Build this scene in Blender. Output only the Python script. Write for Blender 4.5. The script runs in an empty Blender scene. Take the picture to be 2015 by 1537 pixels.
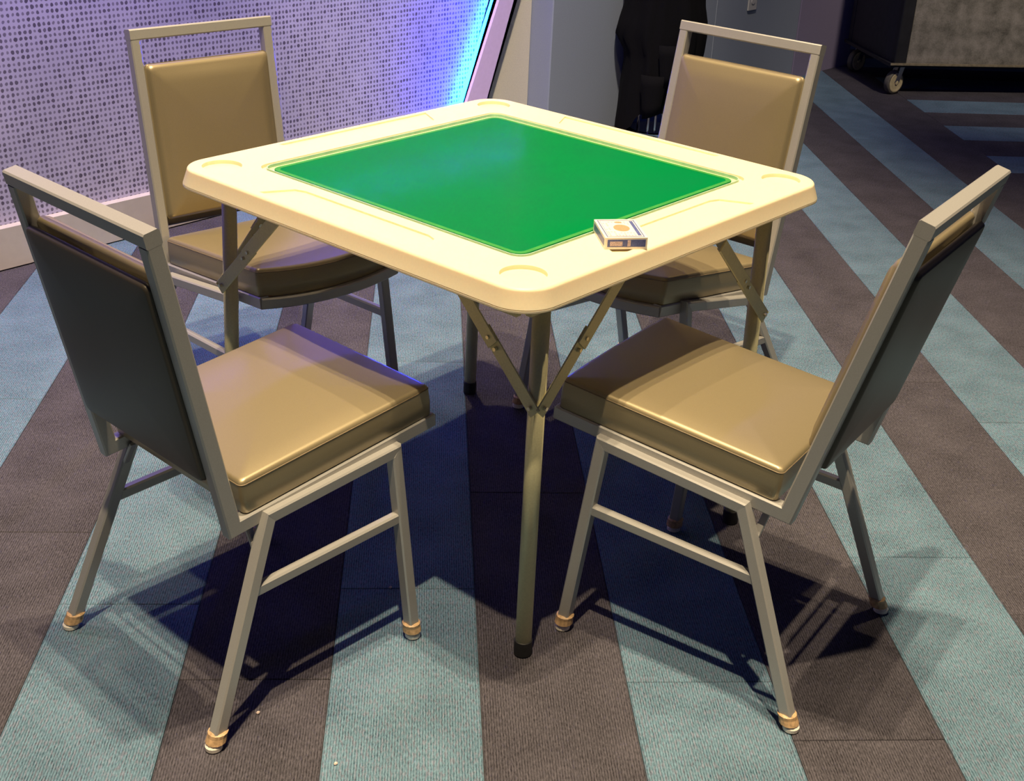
import bpy, bmesh, math, random
from mathutils import Vector, Matrix
random.seed(7)
PI = math.pi
scene = bpy.context.scene
COL = scene.collection

# ------------------------------------------------------------------ camera
CAM_C = Vector((-1.68897, -1.49005, 1.37885))
CAM_R = Vector((0.66626, -0.74457, 0.04138)).normalized()
CAM_D = Vector((0.68038, 0.58423, -0.44245)).normalized()
CAM_U = CAM_R.cross(CAM_D).normalized()
CAM_F = 2475.6 / 2015.0
cam_data = bpy.data.cameras.new('camera')
cam_data.sensor_width = 36.0
cam_data.lens = 36.0 * CAM_F
cam_data.clip_start = 0.02
cam = bpy.data.objects.new('camera', cam_data)
COL.objects.link(cam)
m = Matrix.Identity(4)
for i in range(3):
    m[i][0] = CAM_R[i]; m[i][1] = CAM_U[i]; m[i][2] = -CAM_D[i]; m[i][3] = CAM_C[i]
cam.matrix_world = m
scene.camera = cam

# ------------------------------------------------------------------ world, exposure
world = bpy.data.worlds.new('dim_hall')
scene.world = world
world.use_nodes = True
bg = world.node_tree.nodes['Background']
bg.inputs['Color'].default_value = (0.26, 0.30, 0.80, 1)
bg.inputs['Strength'].default_value = 0.045
scene.view_settings.view_transform = 'Standard'
scene.view_settings.look = 'None'
scene.view_settings.exposure = 0.0
scene.view_settings.gamma = 1.0
scene.view_settings.use_curve_mapping = False

# ------------------------------------------------------------------ lamps of the hall (ceiling downlights)
def spot(name, loc, target, watts, color, radius, angle, blend):
    d = bpy.data.lights.new(name, 'SPOT')
    d.energy = watts; d.color = color; d.shadow_soft_size = radius
    d.spot_size = math.radians(angle); d.spot_blend = blend
    o = bpy.data.objects.new(name, d); COL.objects.link(o)
    o.location = loc
    o.rotation_euler = (Vector(target) - Vector(loc)).to_track_quat('-Z', 'Y').to_euler()
    return o
WARM = (1.0, 0.79, 0.50)
spot('warm_spot', (-2.0, -1.35, 7.2), (-0.2, -0.2, 0), 2000, WARM, 0.06, 53, 1.0)
spot('warm_spot', (-0.62, -0.35, 7.5), (-0.35, -0.1, 0), 1400, WARM, 0.05, 53, 1.0)
spot('warm_spot', (-0.30, -0.78, 7.5), (0.0, -0.4, 0), 1400, WARM, 0.05, 53, 1.0)
spot('warm_spot', (1.10, 1.55, 7.5), (0.8, 0.5, 0), 700, WARM, 0.06, 38, 1.0)
def area(name, loc, target, size, sy, watts, color):
    d = bpy.data.lights.new(name, 'AREA'); d.shape = 'RECTANGLE'
    d.size = size; d.size_y = sy; d.energy = watts; d.color = color
    o = bpy.data.objects.new(name, d); COL.objects.link(o)
    o.location = loc
    o.rotation_euler = (Vector(target) - Vector(loc)).to_track_quat('-Z', 'Y').to_euler()
    return o
# fill spots added to brighten the wall by the trim and the cart corner
spot('wall_fill_light', (0.6, 0.2, 5.0), (2.25, 1.9, 0.6), 1250, (1.0, 0.86, 0.66), 0.10, 38, 1.0)
spot('warm_spot', (2.2, -1.6, 4.6), (4.85, 1.05, 0.55), 620, (1.0, 0.86, 0.68), 0.15, 30, 1.0)
area('blue_fill_light', (3.2, 1.2, 3.1), (3.2, 1.9, 0), 2.4, 0.12, 6, (0.16, 0.16, 1.0))  # unseen blue fill added to tint the pale grey wall
# blue fill added out of view, tinting the floor beside the dotted wall
area('blue_fill_light', (0.3, 1.60, 1.35), (0.3, 1.62, 0), 3.2, 0.06, 13, (0.09, 0.06, 1.0))

# ------------------------------------------------------------------ helpers
def tag(o, label=None, cat=None, group=None, kind=None):
    if label: o['label'] = label
    if cat: o['category'] = cat
    if group: o['group'] = group
    if kind: o['kind'] = kind
    return o
def empty(name, loc=(0, 0, 0), rz=0.0):
    o = bpy.data.objects.new(name, None); COL.objects.link(o)
    o.empty_display_size = 0.05
    o.location = loc; o.rotation_euler = (0, 0, rz)
    return o
def link(name, me, parent=None):
    o = bpy.data.objects.new(name, me); COL.objects.link(o)
    if parent: o.parent = parent
    return o
def mesh_obj(name, verts, faces, mat, parent=None, smooth=False):
    me = bpy.data.meshes.new(name)
    me.from_pydata([tuple(v) for v in verts], [], faces)
    me.materials.append(mat)
    bm = bmesh.new(); bm.from_mesh(me)
    bmesh.ops.recalc_face_normals(bm, faces=bm.faces)
    bm.to_mesh(me); bm.free()
    if smooth:
        for p in me.polygons: p.use_smooth = True
    me.update()
    return link(name, me, parent)
class MB:
    def __init__(self): self.v = []; self.f = []
    def add(self, verts, faces):
        n = len(self.v); self.v += [Vector(v) for v in verts]
        self.f += [tuple(i + n for i in f) for f in faces]
    def build(self, name, mat, parent=None, smooth=False):
        return mesh_obj(name, self.v, self.f, mat, parent, smooth)
    def box(self, c0, c1, ch=0.0):
        x0, y0, z0 = c0; x1, y1, z1 = c1
        self.bar(((x0 + x1) / 2, (y0 + y1) / 2, z0), ((x0 + x1) / 2, (y0 + y1) / 2, z1), x1 - x0, y1 - y0, (1, 0, 0), ch=ch)
    def bar(self, p0, p1, w, h, ref, n0=None, n1=None, ch=0.0025):
        """rectangular tube from p0 to p1; w along ref, ends cut by planes with normals n0, n1"""
        p0 = Vector(p0); p1 = Vector(p1); t = (p1 - p0).normalized()
        a = Vector(ref); a = (a - a.dot(t) * t).normalized(); b = t.cross(a)
        hw, hh = w / 2, h / 2
        if ch > 0:
            s = [(hw - ch, hh), (-hw + ch, hh), (-hw, hh - ch), (-hw, -hh + ch), (-hw + ch, -hh), (hw - ch, -hh), (hw, -hh + ch), (hw, hh - ch)]
        else:
            s = [(hw, hh), (-hw, hh), (-hw, -hh), (hw, -hh)]
        def end(p, n):
            n = t if n is None else Vector(n)
            out = []
            for x, y in s:
                o = a * x + b * y
                out.append(p + o - t * (o.dot(n) / t.dot(n)))
            return out
        k = len(s)
        v = end(p0, n0) + end(p1, n1)
        f = [(i, (i + 1) % k, k + (i + 1) % k, k + i) for i in range(k)] + [tuple(range(k))[::-1], tuple(range(k, 2 * k))]
        self.add(v, f)
    def path(self, pts, w, h, ref, ch=0.0025):
        """square tube along a polyline with mitred joints"""
        P = [Vector(p) for p in pts]
        T = [(P[i + 1] - P[i]).normalized() for i in range(len(P) - 1)]
        for i, t in enumerate(T):
            n0 = (T[i - 1] + t) if i else None
            n1 = (t + T[i + 1]) if i < len(T) - 1 else None
            self.bar(P[i], P[i + 1], w, h, ref, n0, n1, ch)
    def rod(self, p0, p1, r0, r1=None, k=16):
        p0 = Vector(p0); p1 = Vector(p1); r1 = r0 if r1 is None else r1
        t = (p1 - p0).normalized(); a = t.orthogonal().normalized(); b = t.cross(a)
        v = []
        for p, r in ((p0, r0), (p1, r1)):
            v += [p + a * (r * math.cos(2 * PI * i / k)) + b * (r * math.sin(2 * PI * i / k)) for i in range(k)]
        f = [(i, (i + 1) % k, k + (i + 1) % k, k + i) for i in range(k)] + [tuple(range(k))[::-1], tuple(range(k, 2 * k))]
        self.add(v, f)
    def rings(self, rings, cap0=True, cap1=True):
        k = len(rings[0]); v = []; f = []
        for r in rings: v += r
        for j in range(len(rings) - 1):
            f += [(j * k + i, j * k + (i + 1) % k, (j + 1) * k + (i + 1) % k, (j + 1) * k + i) for i in range(k)]
        if cap0: f.append(tuple(range(k))[::-1])
        if cap1: f.append(tuple(range((len(rings) - 1) * k, len(rings) * k)))
        self.add(v, f)
def xform(verts, M): return [M @ Vector(v) for v in verts]

def rrect(hx, hy, r, n=8):
    out = []
    for cx, cy, a0 in ((hx - r, hy - r, 0), (-hx + r, hy - r, PI / 2), (-hx + r, -hy + r, PI), (hx - r, -hy + r, 3 * PI / 2)):
        for i in range(n + 1):
            a = a0 + PI / 2 * i / n
            out.append((cx + r * math.cos(a), cy + r * math.sin(a)))
    return out

# ------------------------------------------------------------------ materials
def new_mat(name):
    mt = bpy.data.materials.new(name); mt.use_nodes = True
    nt = mt.node_tree; b = nt.nodes['Principled BSDF']
    return mt, nt, b
def N(nt, typ, **kw):
    n = nt.nodes.new(typ)
    for k, v in kw.items():
        if k in n.bl_rna.properties: setattr(n, k, v)
        else: n.inputs[k].default_value = v
    return n
def bump(nt, b, height, strength, dist):
    bn = N(nt, 'ShaderNodeBump', Strength=strength, Distance=dist)
    nt.links.new(height, bn.inputs['Height']); nt.links.new(bn.outputs['Normal'], b.inputs['Normal'])
def ramp(nt, fac, stops):
    r = nt.nodes.new('ShaderNodeValToRGB')
    while len(r.color_ramp.elements) > len(stops): r.color_ramp.elements.remove(r.color_ramp.elements[-1])
    while len(r.color_ramp.elements) < len(stops): r.color_ramp.elements.new(0.5)
    for e, (p, c) in zip(r.color_ramp.elements, stops): e.position = p; e.color = (c[0], c[1], c[2], 1)
    nt.links.new(fac, r.inputs['Fac'])
    return r
def plain(name, color, rough=0.5, metal=0.0, nscale=40, var=0.12, bstr=0.0, bdist=0.001, coords='Object', spec=None):
    mt, nt, b = new_mat(name)
    tc = nt.nodes.new('ShaderNodeTexCoord')
    no = N(nt, 'ShaderNodeTexNoise', Scale=nscale, Detail=4.0)
    nt.links.new(tc.outputs[coords], no.inputs['Vector'])
    lo = tuple(c * (1 - var) for c in color); hi = tuple(min(1, c * (1 + var)) for c in color)
    r = ramp(nt, no.outputs['Fac'], [(0.3, lo), (0.7, hi)])
    nt.links.new(r.outputs['Color'], b.inputs['Base Color'])
    b.inputs['Roughness'].default_value = rough
    b.inputs['Metallic'].default_value = metal
    if spec is not None: b.inputs['Specular IOR Level'].default_value = spec
    if bstr > 0: bump(nt, b, no.outputs['Fac'], bstr, bdist)
    return mt

M = {}
M['vinyl'] = plain('bronze_vinyl', (0.32, 0.262, 0.155), 0.42, 0.50, 900, 0.06, 0.05, 0.0003)
_b = M['vinyl'].node_tree.nodes['Principled BSDF']; _b.inputs['Coat Weight'].default_value = 0.35; _b.inputs['Coat Roughness'].default_value = 0.22
M['vinyl_shaded'] = plain('shaded_bronze_vinyl', (0.070, 0.060, 0.048), 0.42, 0.30, 900, 0.06, 0.05, 0.0003)  # same vinyl as the seats, with the shade of the backs in its colour
M['seam'] = plain('seam_thread', (0.20, 0.15, 0.09), 0.5, 0.2, 300, 0.1)
M['chair_metal'] = plain('silver_painted_tube', (0.43, 0.42, 0.405), 0.40, 0.40, 700, 0.05, 0.08, 0.0002)
M['glide'] = plain('white_plastic_glide', (0.88, 0.82, 0.72), 0.4, 0, 120, 0.1)
M['wrap'] = plain('tan_tape_wrap', (0.52, 0.34, 0.18), 0.5, 0, 160, 0.3)
M['plastic'] = plain('cream_moulded_plastic', (0.82, 0.71, 0.50), 0.45, 0, 260, 0.02, 0.05, 0.0004)
_b = M['plastic'].node_tree.nodes['Principled BSDF']; _b.inputs['Subsurface Weight'].default_value = 0.35; _b.inputs['Subsurface Radius'].default_value = (0.016, 0.012, 0.009); _b.inputs['Subsurface Scale'].default_value = 1.0
M['table_metal'] = plain('olive_grey_painted_steel', (0.60, 0.56, 0.34), 0.45, 0.20, 300, 0.06)
M['rivet'] = plain('bright_rivet', (0.7, 0.66, 0.55), 0.25, 0.9, 100, 0.05)
M['rubber'] = plain('black_rubber', (0.012, 0.012, 0.013), 0.6, 0, 100, 0.2)
M['beige_paint'] = plain('beige_textured_paint', (0.68, 0.62, 0.52), 0.75, 0, 260, 0.06, 0.35, 0.002)
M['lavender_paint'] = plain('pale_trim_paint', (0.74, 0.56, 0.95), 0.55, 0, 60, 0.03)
M['grey_paint'] = plain('pale_grey_wall_paint', (0.26, 0.295, 0.37), 0.7, 0, 200, 0.04, 0.15, 0.001)
M['dark_paint'] = plain('dark_purple_grey_paint', (0.26, 0.225, 0.34), 0.7, 0, 150, 0.05, 0.1, 0.001)
M['baseboard'] = plain('greige_baseboard', (0.60, 0.55, 0.49), 0.6, 0, 30, 0.04)
M['black_cloth'] = plain('black_cloth', (0.004, 0.0038, 0.005), 0.95, 0, 300, 0.3, 0.2, 0.0008, spec=0.12)
M['chrome'] = plain('chrome_tube', (0.6, 0.6, 0.62), 0.2, 1.0, 50, 0.03)
M['cart_black'] = plain('black_cart_frame', (0.016, 0.016, 0.020), 0.6, 0.1, 30, 0.2)
M['cart_side'] = plain('charcoal_cart_side', (0.030, 0.029, 0.036), 0.7, 0, 30, 0.15)
M['brass'] = plain('worn_metal_edge', (0.55, 0.45, 0.28), 0.4, 0.6, 60, 0.2)
M['tyre'] = plain('grey_wheel_tread', (0.13, 0.12, 0.10), 0.6, 0, 60, 0.2)
M['wheel'] = plain('cream_wheel_hub', (0.62, 0.52, 0.32), 0.4, 0, 60, 0.15)
M['outlet'] = plain('pale_outlet_plastic', (0.50, 0.49, 0.49), 0.5, 0, 60, 0.02)
M['card_white'] = plain('white_card_stock', (0.85, 0.78, 0.66), 0.35, 0, 200, 0.03)
M['card_blue'] = plain('blue_print', (0.10, 0.12, 0.30), 0.4, 0, 900, 0.5)
M['card_red'] = plain('red_print', (0.72, 0.30, 0.16), 0.4, 0, 900, 0.2)
M['card_scroll'] = plain('pale_scroll_print', (0.55, 0.42, 0.42), 0.4, 0, 1200, 0.5)
M['crumb'] = plain('pale_crumb', (0.75, 0.60, 0.52), 0.7, 0, 200, 0.1)
M['grout'] = plain('dark_backing', (0.02, 0.02, 0.02), 0.9, 0, 50, 0.1)

M['mat_border'] = plain('light_green_mat_border', (0.045, 0.27, 0.055), 0.8, 0, 60, 0.1)
M['sheet_edge'] = plain('pale_green_acrylic_edge', (0.42, 0.66, 0.46), 0.3, 0, 60, 0.1)
# green playing mat
def mat_felt():
    mt, nt, b = new_mat('green_mat')
    tc = nt.nodes.new('ShaderNodeTexCoord')
    no = N(nt, 'ShaderNodeTexNoise', Scale=5.0, Detail=3.0); nt.links.new(tc.outputs['Object'], no.inputs['Vector'])
    r = ramp(nt, no.outputs['Fac'], [(0.35, (0.0, 0.185, 0.055)), (0.65, (0.003, 0.170, 0.062))])
    nt.links.new(r.outputs['Color'], b.inputs['Base Color'])
    b.inputs['Roughness'].default_value = 0.8; b.inputs['Specular IOR Level'].default_value = 0.0
    return mt
M['felt'] = mat_felt()
def mat_acrylic():
    mt = bpy.data.materials.new('clear_acrylic'); mt.use_nodes = True
    nt = mt.node_tree; nt.nodes.clear()
    out = nt.nodes.new('ShaderNodeOutputMaterial')
    tr = N(nt, 'ShaderNodeBsdfTransparent', Color=(0.93, 0.99, 0.94, 1))
    gl = N(nt, 'ShaderNodeBsdfGlossy', Roughness=0.12)
    fr = N(nt, 'ShaderNodeFresnel', IOR=1.07)
    tc = nt.nodes.new('ShaderNodeTexCoord')
    no = N(nt, 'ShaderNodeTexNoise', Scale=30.0)
    nt.links.new(tc.outputs['Object'], no.inputs['Vector'])
    mr = N(nt, 'ShaderNodeMapRange'); mr.inputs['To Min'].default_value = 0.08; mr.inputs['To Max'].default_value = 0.2
    nt.links.new(no.outputs['Fac'], mr.inputs['Value']); nt.links.new(mr.outputs['Result'], gl.inputs['Roughness'])
    mx = nt.nodes.new('ShaderNodeMixShader')
    geo = nt.nodes.new('ShaderNodeNewGeometry')
    sb = N(nt, 'ShaderNodeMath', operation='SUBTRACT'); sb.inputs[0].default_value = 1.0; nt.links.new(geo.outputs['Backfacing'], sb.inputs[1])
    ml = N(nt, 'ShaderNodeMath', operation='MULTIPLY'); nt.links.new(fr.outputs['Fac'], ml.inputs[0]); nt.links.new(sb.outputs[0], ml.inputs[1])
    nt.links.new(ml.outputs[0], mx.inputs['Fac']); nt.links.new(tr.outputs[0], mx.inputs[1]); nt.links.new(gl.outputs[0], mx.inputs[2])
    nt.links.new(mx.outputs[0], out.inputs['Surface'])
    return mt
M['acrylic'] = mat_acrylic()

# carpet: ribbed loop pile, ribs along local X of each plank
def mat_carpet(name, lo, hi, alt_lo, alt_hi):
    mt, nt, b = new_mat(name)
    tc = nt.nodes.new('ShaderNodeTexCoord'); oi = nt.nodes.new('ShaderNodeObjectInfo')
    off = N(nt, 'ShaderNodeVectorMath', operation='SCALE'); off.inputs['Scale'].default_value = 37.0
    cmb = nt.nodes.new('ShaderNodeCombineXYZ')
    nt.links.new(oi.outputs['Random'], cmb.inputs[0]); nt.links.new(oi.outputs['Random'], cmb.inputs[1])
    nt.links.new(cmb.outputs[0], off.inputs[0])
    add = N(nt, 'ShaderNodeVectorMath', operation='ADD')
    nt.links.new(tc.outputs['Object'], add.inputs[0]); nt.links.new(off.outputs[0], add.inputs[1])
    mp = nt.nodes.new('ShaderNodeMapping'); mp.inputs['Scale'].default_value = (0.28, 1, 1)
    nt.links.new(add.outputs[0], mp.inputs['Vector'])
    n1 = N(nt, 'ShaderNodeTexNoise', Scale=420.0, Detail=3.0, Roughness=0.7); nt.links.new(mp.outputs[0], n1.inputs['Vector'])
    n2 = N(nt, 'ShaderNodeTexNoise', Scale=9.0, Detail=2.0); nt.links.new(add.outputs[0], n2.inputs['Vector'])
    wv = N(nt, 'ShaderNodeTexWave', Scale=72.0, Distortion=1.2, Detail=2.0); wv.bands_direction = 'Y'
    wv.inputs['Detail Scale'].default_value = 2.0
    nt.links.new(tc.outputs['Object'], wv.inputs['Vector'])
    m1 = N(nt, 'ShaderNodeMath', operation='MULTIPLY'); m1.inputs[1].default_value = 0.74; nt.links.new(n1.outputs['Fac'], m1.inputs[0])
    m2 = N(nt, 'ShaderNodeMath', operation='MULTIPLY_ADD'); m2.inputs[1].default_value = 0.17; nt.links.new(wv.outputs['Fac'], m2.inputs[0]); nt.links.new(m1.outputs[0], m2.inputs[2])
    m3 = N(nt, 'ShaderNodeMath', operation='MULTIPLY_ADD'); m3.inputs[1].default_value = 0.22; nt.links.new(n2.outputs['Fac'], m3.inputs[0]); nt.links.new(m2.outputs[0], m3.inputs[2])
    r0 = ramp(nt, m3.outputs[0], [(0.34, lo), (0.72, hi)])
    n3 = N(nt, 'ShaderNodeTexNoise', Scale=260.0, Detail=2.0); nt.links.new(mp.outputs[0], n3.inputs['Vector'])
    f3 = ramp(nt, n3.outputs['Fac'], [(0.50, (0, 0, 0)), (0.60, (0.65, 0.65, 0.65))])
    r = nt.nodes.new('ShaderNodeMix'); r.data_type = 'RGBA'; r.blend_type = 'MIX'
    nt.links.new(f3.outputs['Color'], r.inputs['Factor']); nt.links.new(r0.outputs['Color'], r.inputs[6])
    g3 = ramp(nt, m3.outputs[0], [(0.34, alt_lo), (0.72, alt_hi)]); nt.links.new(g3.outputs['Color'], r.inputs[7])
    hs = nt.nodes.new('ShaderNodeHueSaturation')
    mr = N(nt, 'ShaderNodeMapRange'); mr.inputs['To Min'].default_value = 0.94; mr.inputs['To Max'].default_value = 1.06
    nt.links.new(oi.outputs['Random'], mr.inputs['Value']); nt.links.new(mr.outputs['Result'], hs.inputs['Value'])
    nt.links.new(r.outputs[2], hs.inputs['Color']); nt.links.new(hs.outputs['Color'], b.inputs['Base Color'])
    b.inputs['Roughness'].default_value = 0.95
    b.inputs['Specular IOR Level'].default_value = 0.15
    bump(nt, b, m2.outputs[0], 0.6, 0.003)
    return mt
M['teal'] = mat_carpet('teal_carpet_plank', (0.020, 0.046, 0.068), (0.172, 0.285, 0.372), (0.038, 0.044, 0.062), (0.240, 0.250, 0.335))
M['brown'] = mat_carpet('brown_carpet_plank', (0.012, 0.011, 0.013), (0.100, 0.092, 0.110), (0.022, 0.020, 0.024), (0.130, 0.120, 0.142))

# far floor: same stripes by material
def mat_floor():
    mt, nt, b = new_mat('striped_carpet_underlay')
    geo = nt.nodes.new('ShaderNodeNewGeometry')
    rot = nt.nodes.new('ShaderNodeVectorRotate'); rot.rotation_type = 'Z_AXIS'; rot.inputs['Angle'].default_value = -PI / 4
    nt.links.new(geo.outputs['Position'], rot.inputs['Vector'])
    sp = nt.nodes.new('ShaderNodeSeparateXYZ'); nt.links.new(rot.outputs[0], sp.inputs[0])
    def stripe(sock, phase):
        a = N(nt, 'ShaderNodeMath', operation='SUBTRACT'); a.inputs[1].default_value = phase; nt.links.new(sock, a.inputs[0])
        k = N(nt, 'ShaderNodeMath', operation='MULTIPLY'); k.inputs[1].default_value = 2.0; nt.links.new(a.outputs[0], k.inputs[0])
        fr = N(nt, 'ShaderNodeMath', operation='FLOORED_MODULO'); fr.inputs[1].default_value = 1.0; nt.links.new(k.outputs[0], fr.inputs[0])
        l = N(nt, 'ShaderNodeMath', operation='LESS_THAN'); l.inputs[1].default_value = 0.5; nt.links.new(fr.outputs[0], l.inputs[0])
        return l
    s1 = stripe(sp.outputs['Y'], 0.045); s2 = stripe(sp.outputs['X'], 3.08)
    sel = N(nt, 'ShaderNodeMath', operation='LESS_THAN'); sel.inputs[1].default_value = -2.205; nt.links.new(sp.outputs['Y'], sel.inputs[0])
    mx = nt.nodes.new('ShaderNodeMix'); mx.data_type = 'FLOAT'
    nt.links.new(sel.outputs[0], mx.inputs['Factor']); nt.links.new(s1.outputs[0], mx.inputs[2]); nt.links.new(s2.outputs[0], mx.inputs[3])
    c = ramp(nt, mx.outputs[0], [(0.45, (0.055, 0.050, 0.055)), (0.55, (0.09, 0.16, 0.20))])
    nt.links.new(c.outputs['Color'], b.inputs['Base Color']); b.inputs['Roughness'].default_value = 0.95
    b.inputs['Specular IOR Level'].default_value = 0.1
    return mt
M['underlay'] = mat_floor()

# dotted textile wall covering
def mat_dots():
    mt, nt, b = new_mat('dotted_wall_covering')
    tc = nt.nodes.new('ShaderNodeTexCoord')
    nz = N(nt, 'ShaderNodeTexNoise', Scale=60.0, Detail=1.0); nt.links.new(tc.outputs['Object'], nz.inputs['Vector'])
    sc = N(nt, 'ShaderNodeVectorMath', operation='MULTIPLY_ADD'); sc.inputs[1].default_value = (0.006, 0.0, 0.006); 
    nt.links.new(nz.outputs['Color'], sc.inputs[0]); nt.links.new(tc.outputs['Object'], sc.inputs[2])
    dv = N(nt, 'ShaderNodeVectorMath', operation='DIVIDE'); dv.inputs[1].default_value = (0.0150, 1.0, 0.0168)
    nt.links.new(sc.outputs[0], dv.inputs[0])
    fl = N(nt, 'ShaderNodeVectorMath', operation='FLOOR'); nt.links.new(dv.outputs[0], fl.inputs[0])
    fr = N(nt, 'ShaderNodeVectorMath', operation='FRACTION'); nt.links.new(dv.outputs[0], fr.inputs[0])
    sb = N(nt, 'ShaderNodeVectorMath', operation='SUBTRACT'); sb.inputs[1].default_value = (0.5, 0.5, 0.5); nt.links.new(fr.outputs[0], sb.inputs[0])
    ml = N(nt, 'ShaderNodeVectorMath', operation='MULTIPLY'); ml.inputs[1].default_value = (1.0, 0.0, 1.0); nt.links.new(sb.outputs[0], ml.inputs[0])
    ln = N(nt, 'ShaderNodeVectorMath', operation='LENGTH'); nt.links.new(ml.outputs[0], ln.inputs[0])
    wn = N(nt, 'ShaderNodeTexWhiteNoise'); nt.links.new(fl.outputs[0], wn.inputs['Vector'])
    big = N(nt, 'ShaderNodeTexNoise', Scale=4.0, Detail=3.0); nt.links.new(tc.outputs['Object'], big.inputs['Vector'])
    rad = N(nt, 'ShaderNodeMapRange'); rad.inputs['To Min'].default_value = 0.20; rad.inputs['To Max'].default_value = 0.31
    nt.links.new(wn.outputs['Value'], rad.inputs['Value'])
    df = N(nt, 'ShaderNodeMath', operation='SUBTRACT'); nt.links.new(ln.outputs['Value'], df.inputs[0]); nt.links.new(rad.outputs['Result'], df.inputs[1])
    r = ramp(nt, df.outputs[0], [(0.0, (1, 1, 1)), (0.09, (0, 0, 0))])
    dark = N(nt, 'ShaderNodeMapRange'); dark.inputs['To Min'].default_value = 0.62; dark.inputs['To Max'].default_value = 1.0
    nt.links.new(wn.outputs['Value'], dark.inputs['Value'])
    fm = N(nt, 'ShaderNodeMath', operation='MULTIPLY'); nt.links.new(r.outputs['Color'], fm.inputs[0]); nt.links.new(dark.outputs['Result'], fm.inputs[1])
    base = ramp(nt, big.outputs['Fac'], [(0.3, (0.46, 0.44, 0.60)), (0.7, (0.56, 0.53, 0.70))])
    mx = nt.nodes.new('ShaderNodeMix'); mx.data_type = 'RGBA'
    nt.links.new(fm.outputs[0], mx.inputs['Factor']); nt.links.new(base.outputs['Color'], mx.inputs[6]); mx.inputs[7].default_value = (0.10, 0.085, 0.13, 1)
    nt.links.new(mx.outputs[2], b.inputs['Base Color'])
    b.inputs['Roughness'].default_value = 0.75
    return mt
M['dots'] = mat_dots()
def mat_led():
    mt, nt, b = new_mat('blue_led_strip')
    b.inputs['Base Color'].default_value = (0.1, 0.2, 0.8, 1)
    tc = nt.nodes.new('ShaderNodeTexCoord')
    no = N(nt, 'ShaderNodeTexNoise', Scale=25.0); nt.links.new(tc.outputs['Object'], no.inputs['Vector'])
    r = ramp(nt, no.outputs['Fac'], [(0.3, (0.0005, 0.028, 1.0)), (0.7, (0.0005, 0.036, 1.0))])
    nt.links.new(r.outputs['Color'], b.inputs['Emission Color'])
    b.inputs['Emission Strength'].default_value = 420.0
    return mt
M['led'] = mat_led()
def mat_mottle():
    mt, nt, b = new_mat('mottled_grey_panel')
    tc = nt.nodes.new('ShaderNodeTexCoord')
    n1 = N(nt, 'ShaderNodeTexNoise', Scale=14.0, Detail=5.0, Roughness=0.6); nt.links.new(tc.outputs['Object'], n1.inputs['Vector'])
    n2 = N(nt, 'ShaderNodeTexNoise', Scale=160.0, Detail=3.0); nt.links.new(tc.outputs['Object'], n2.inputs['Vector'])
    ad = N(nt, 'ShaderNodeMath', operation='MULTIPLY_ADD'); ad.inputs[1].default_value = 0.35; nt.links.new(n2.outputs['Fac'], ad.inputs[0]); nt.links.new(n1.outputs['Fac'], ad.inputs[2])
    r = ramp(nt, ad.outputs[0], [(0.45, (0.10, 0.092, 0.075)), (0.62, (0.20, 0.185, 0.155)), (0.85, (0.33, 0.30, 0.26))])
    nt.links.new(r.outputs['Color'], b.inputs['Base Color']); b.inputs['Roughness'].default_value = 0.85
    bump(nt, b, n2.outputs['Fac'], 0.3, 0.002)
    return mt
M['mottle'] = mat_mottle()

# ------------------------------------------------------------------ floor: slab + individual carpet planks
bm_ = MB(); bm_.add([(-6, -6, -0.0062), (10, -6, -0.0062), (10, 3.0, -0.0062), (-6, 3.0, -0.0062), (-6, -6, -0.15), (10, -6, -0.15), (10, 3.0, -0.15), (-6, 3.0, -0.15)],
                    [(0, 1, 2, 3), (7, 6, 5, 4), (0, 4, 5, 1), (1, 5, 6, 2), (2, 6, 7, 3), (3, 7, 4, 0)])
floor = bm_.build('floor', M['underlay']); tag(floor, kind='structure')
def plank_mesh(mat):
    L_, W_, T_, c = 0.9988, 0.2488, 0.006, 0.0012
    mb = MB(); r = lambda hx, hy, z: [(hx, hy, z), (-hx, hy, z), (-hx, -hy, z), (hx, -hy, z)]
    mb.rings([[Vector(v) for v in r(L_ / 2, W_ / 2, -T_)], [Vector(v) for v in r(L_ / 2, W_ / 2, -c)], [Vector(v) for v in r(L_ / 2 - c, W_ / 2 - c, 0)]])
    o = mb.build('carpet_plank', mat); me = o.data; bpy.data.objects.remove(o); return me
PM = {True: plank_mesh(M['teal']), False: plank_mesh(M['brown'])}
def in_view(p, mx=0.12):
    v = Vector(p) - CAM_C; z = v.dot(CAM_D)
    if z < 0.2: return False
    x = CAM_F * v.dot(CAM_R) / z; y = CAM_F * v.dot(CAM_U) / z
    return abs(x) < 0.5 + mx and -0.382 - mx < y < 0.382 + mx
tv = Vector((math.cos(PI / 4), math.sin(PI / 4), 0)); nv = Vector((-math.sin(PI / 4), math.cos(PI / 4), 0))
def add_plank(s, n, teal, rz):
    c = tv * s + nv * n
    half = 0.5 if abs(rz - PI / 4) < 1e-3 else 0.125
    hn = 0.125 if half == 0.5 else 0.5
    pts = [tv * (s + a * half) + nv * (n + b_ * hn) for a in (-1, -0.5, 0, 0.5, 1) for b_ in (-1, 0, 1)]
    if not any(in_view(p) for p in pts): return
    if all(p.y > 2.0 for p in pts): return
    o = link('carpet_plank', PM[teal], floor)
    o.location = (c.x, c.y, -random.random() * 0.0006); o.rotation_euler = (0, 0, rz)
joint = {3: -0.113, 1: -0.56, -2: -0.57, -4: -0.19, -3: 0.285, -1: 0.05, 0: -0.30, 2: -0.35, -5: 0.62}
for k in range(-9, 9):
    n = 0.045 + 0.25 * k + 0.125
    ph = joint.get(k, random.random())
    for j in range(-4, 9):
        add_plank(ph + j + 0.5, n, k % 2 == 0, PI / 4)
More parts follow.
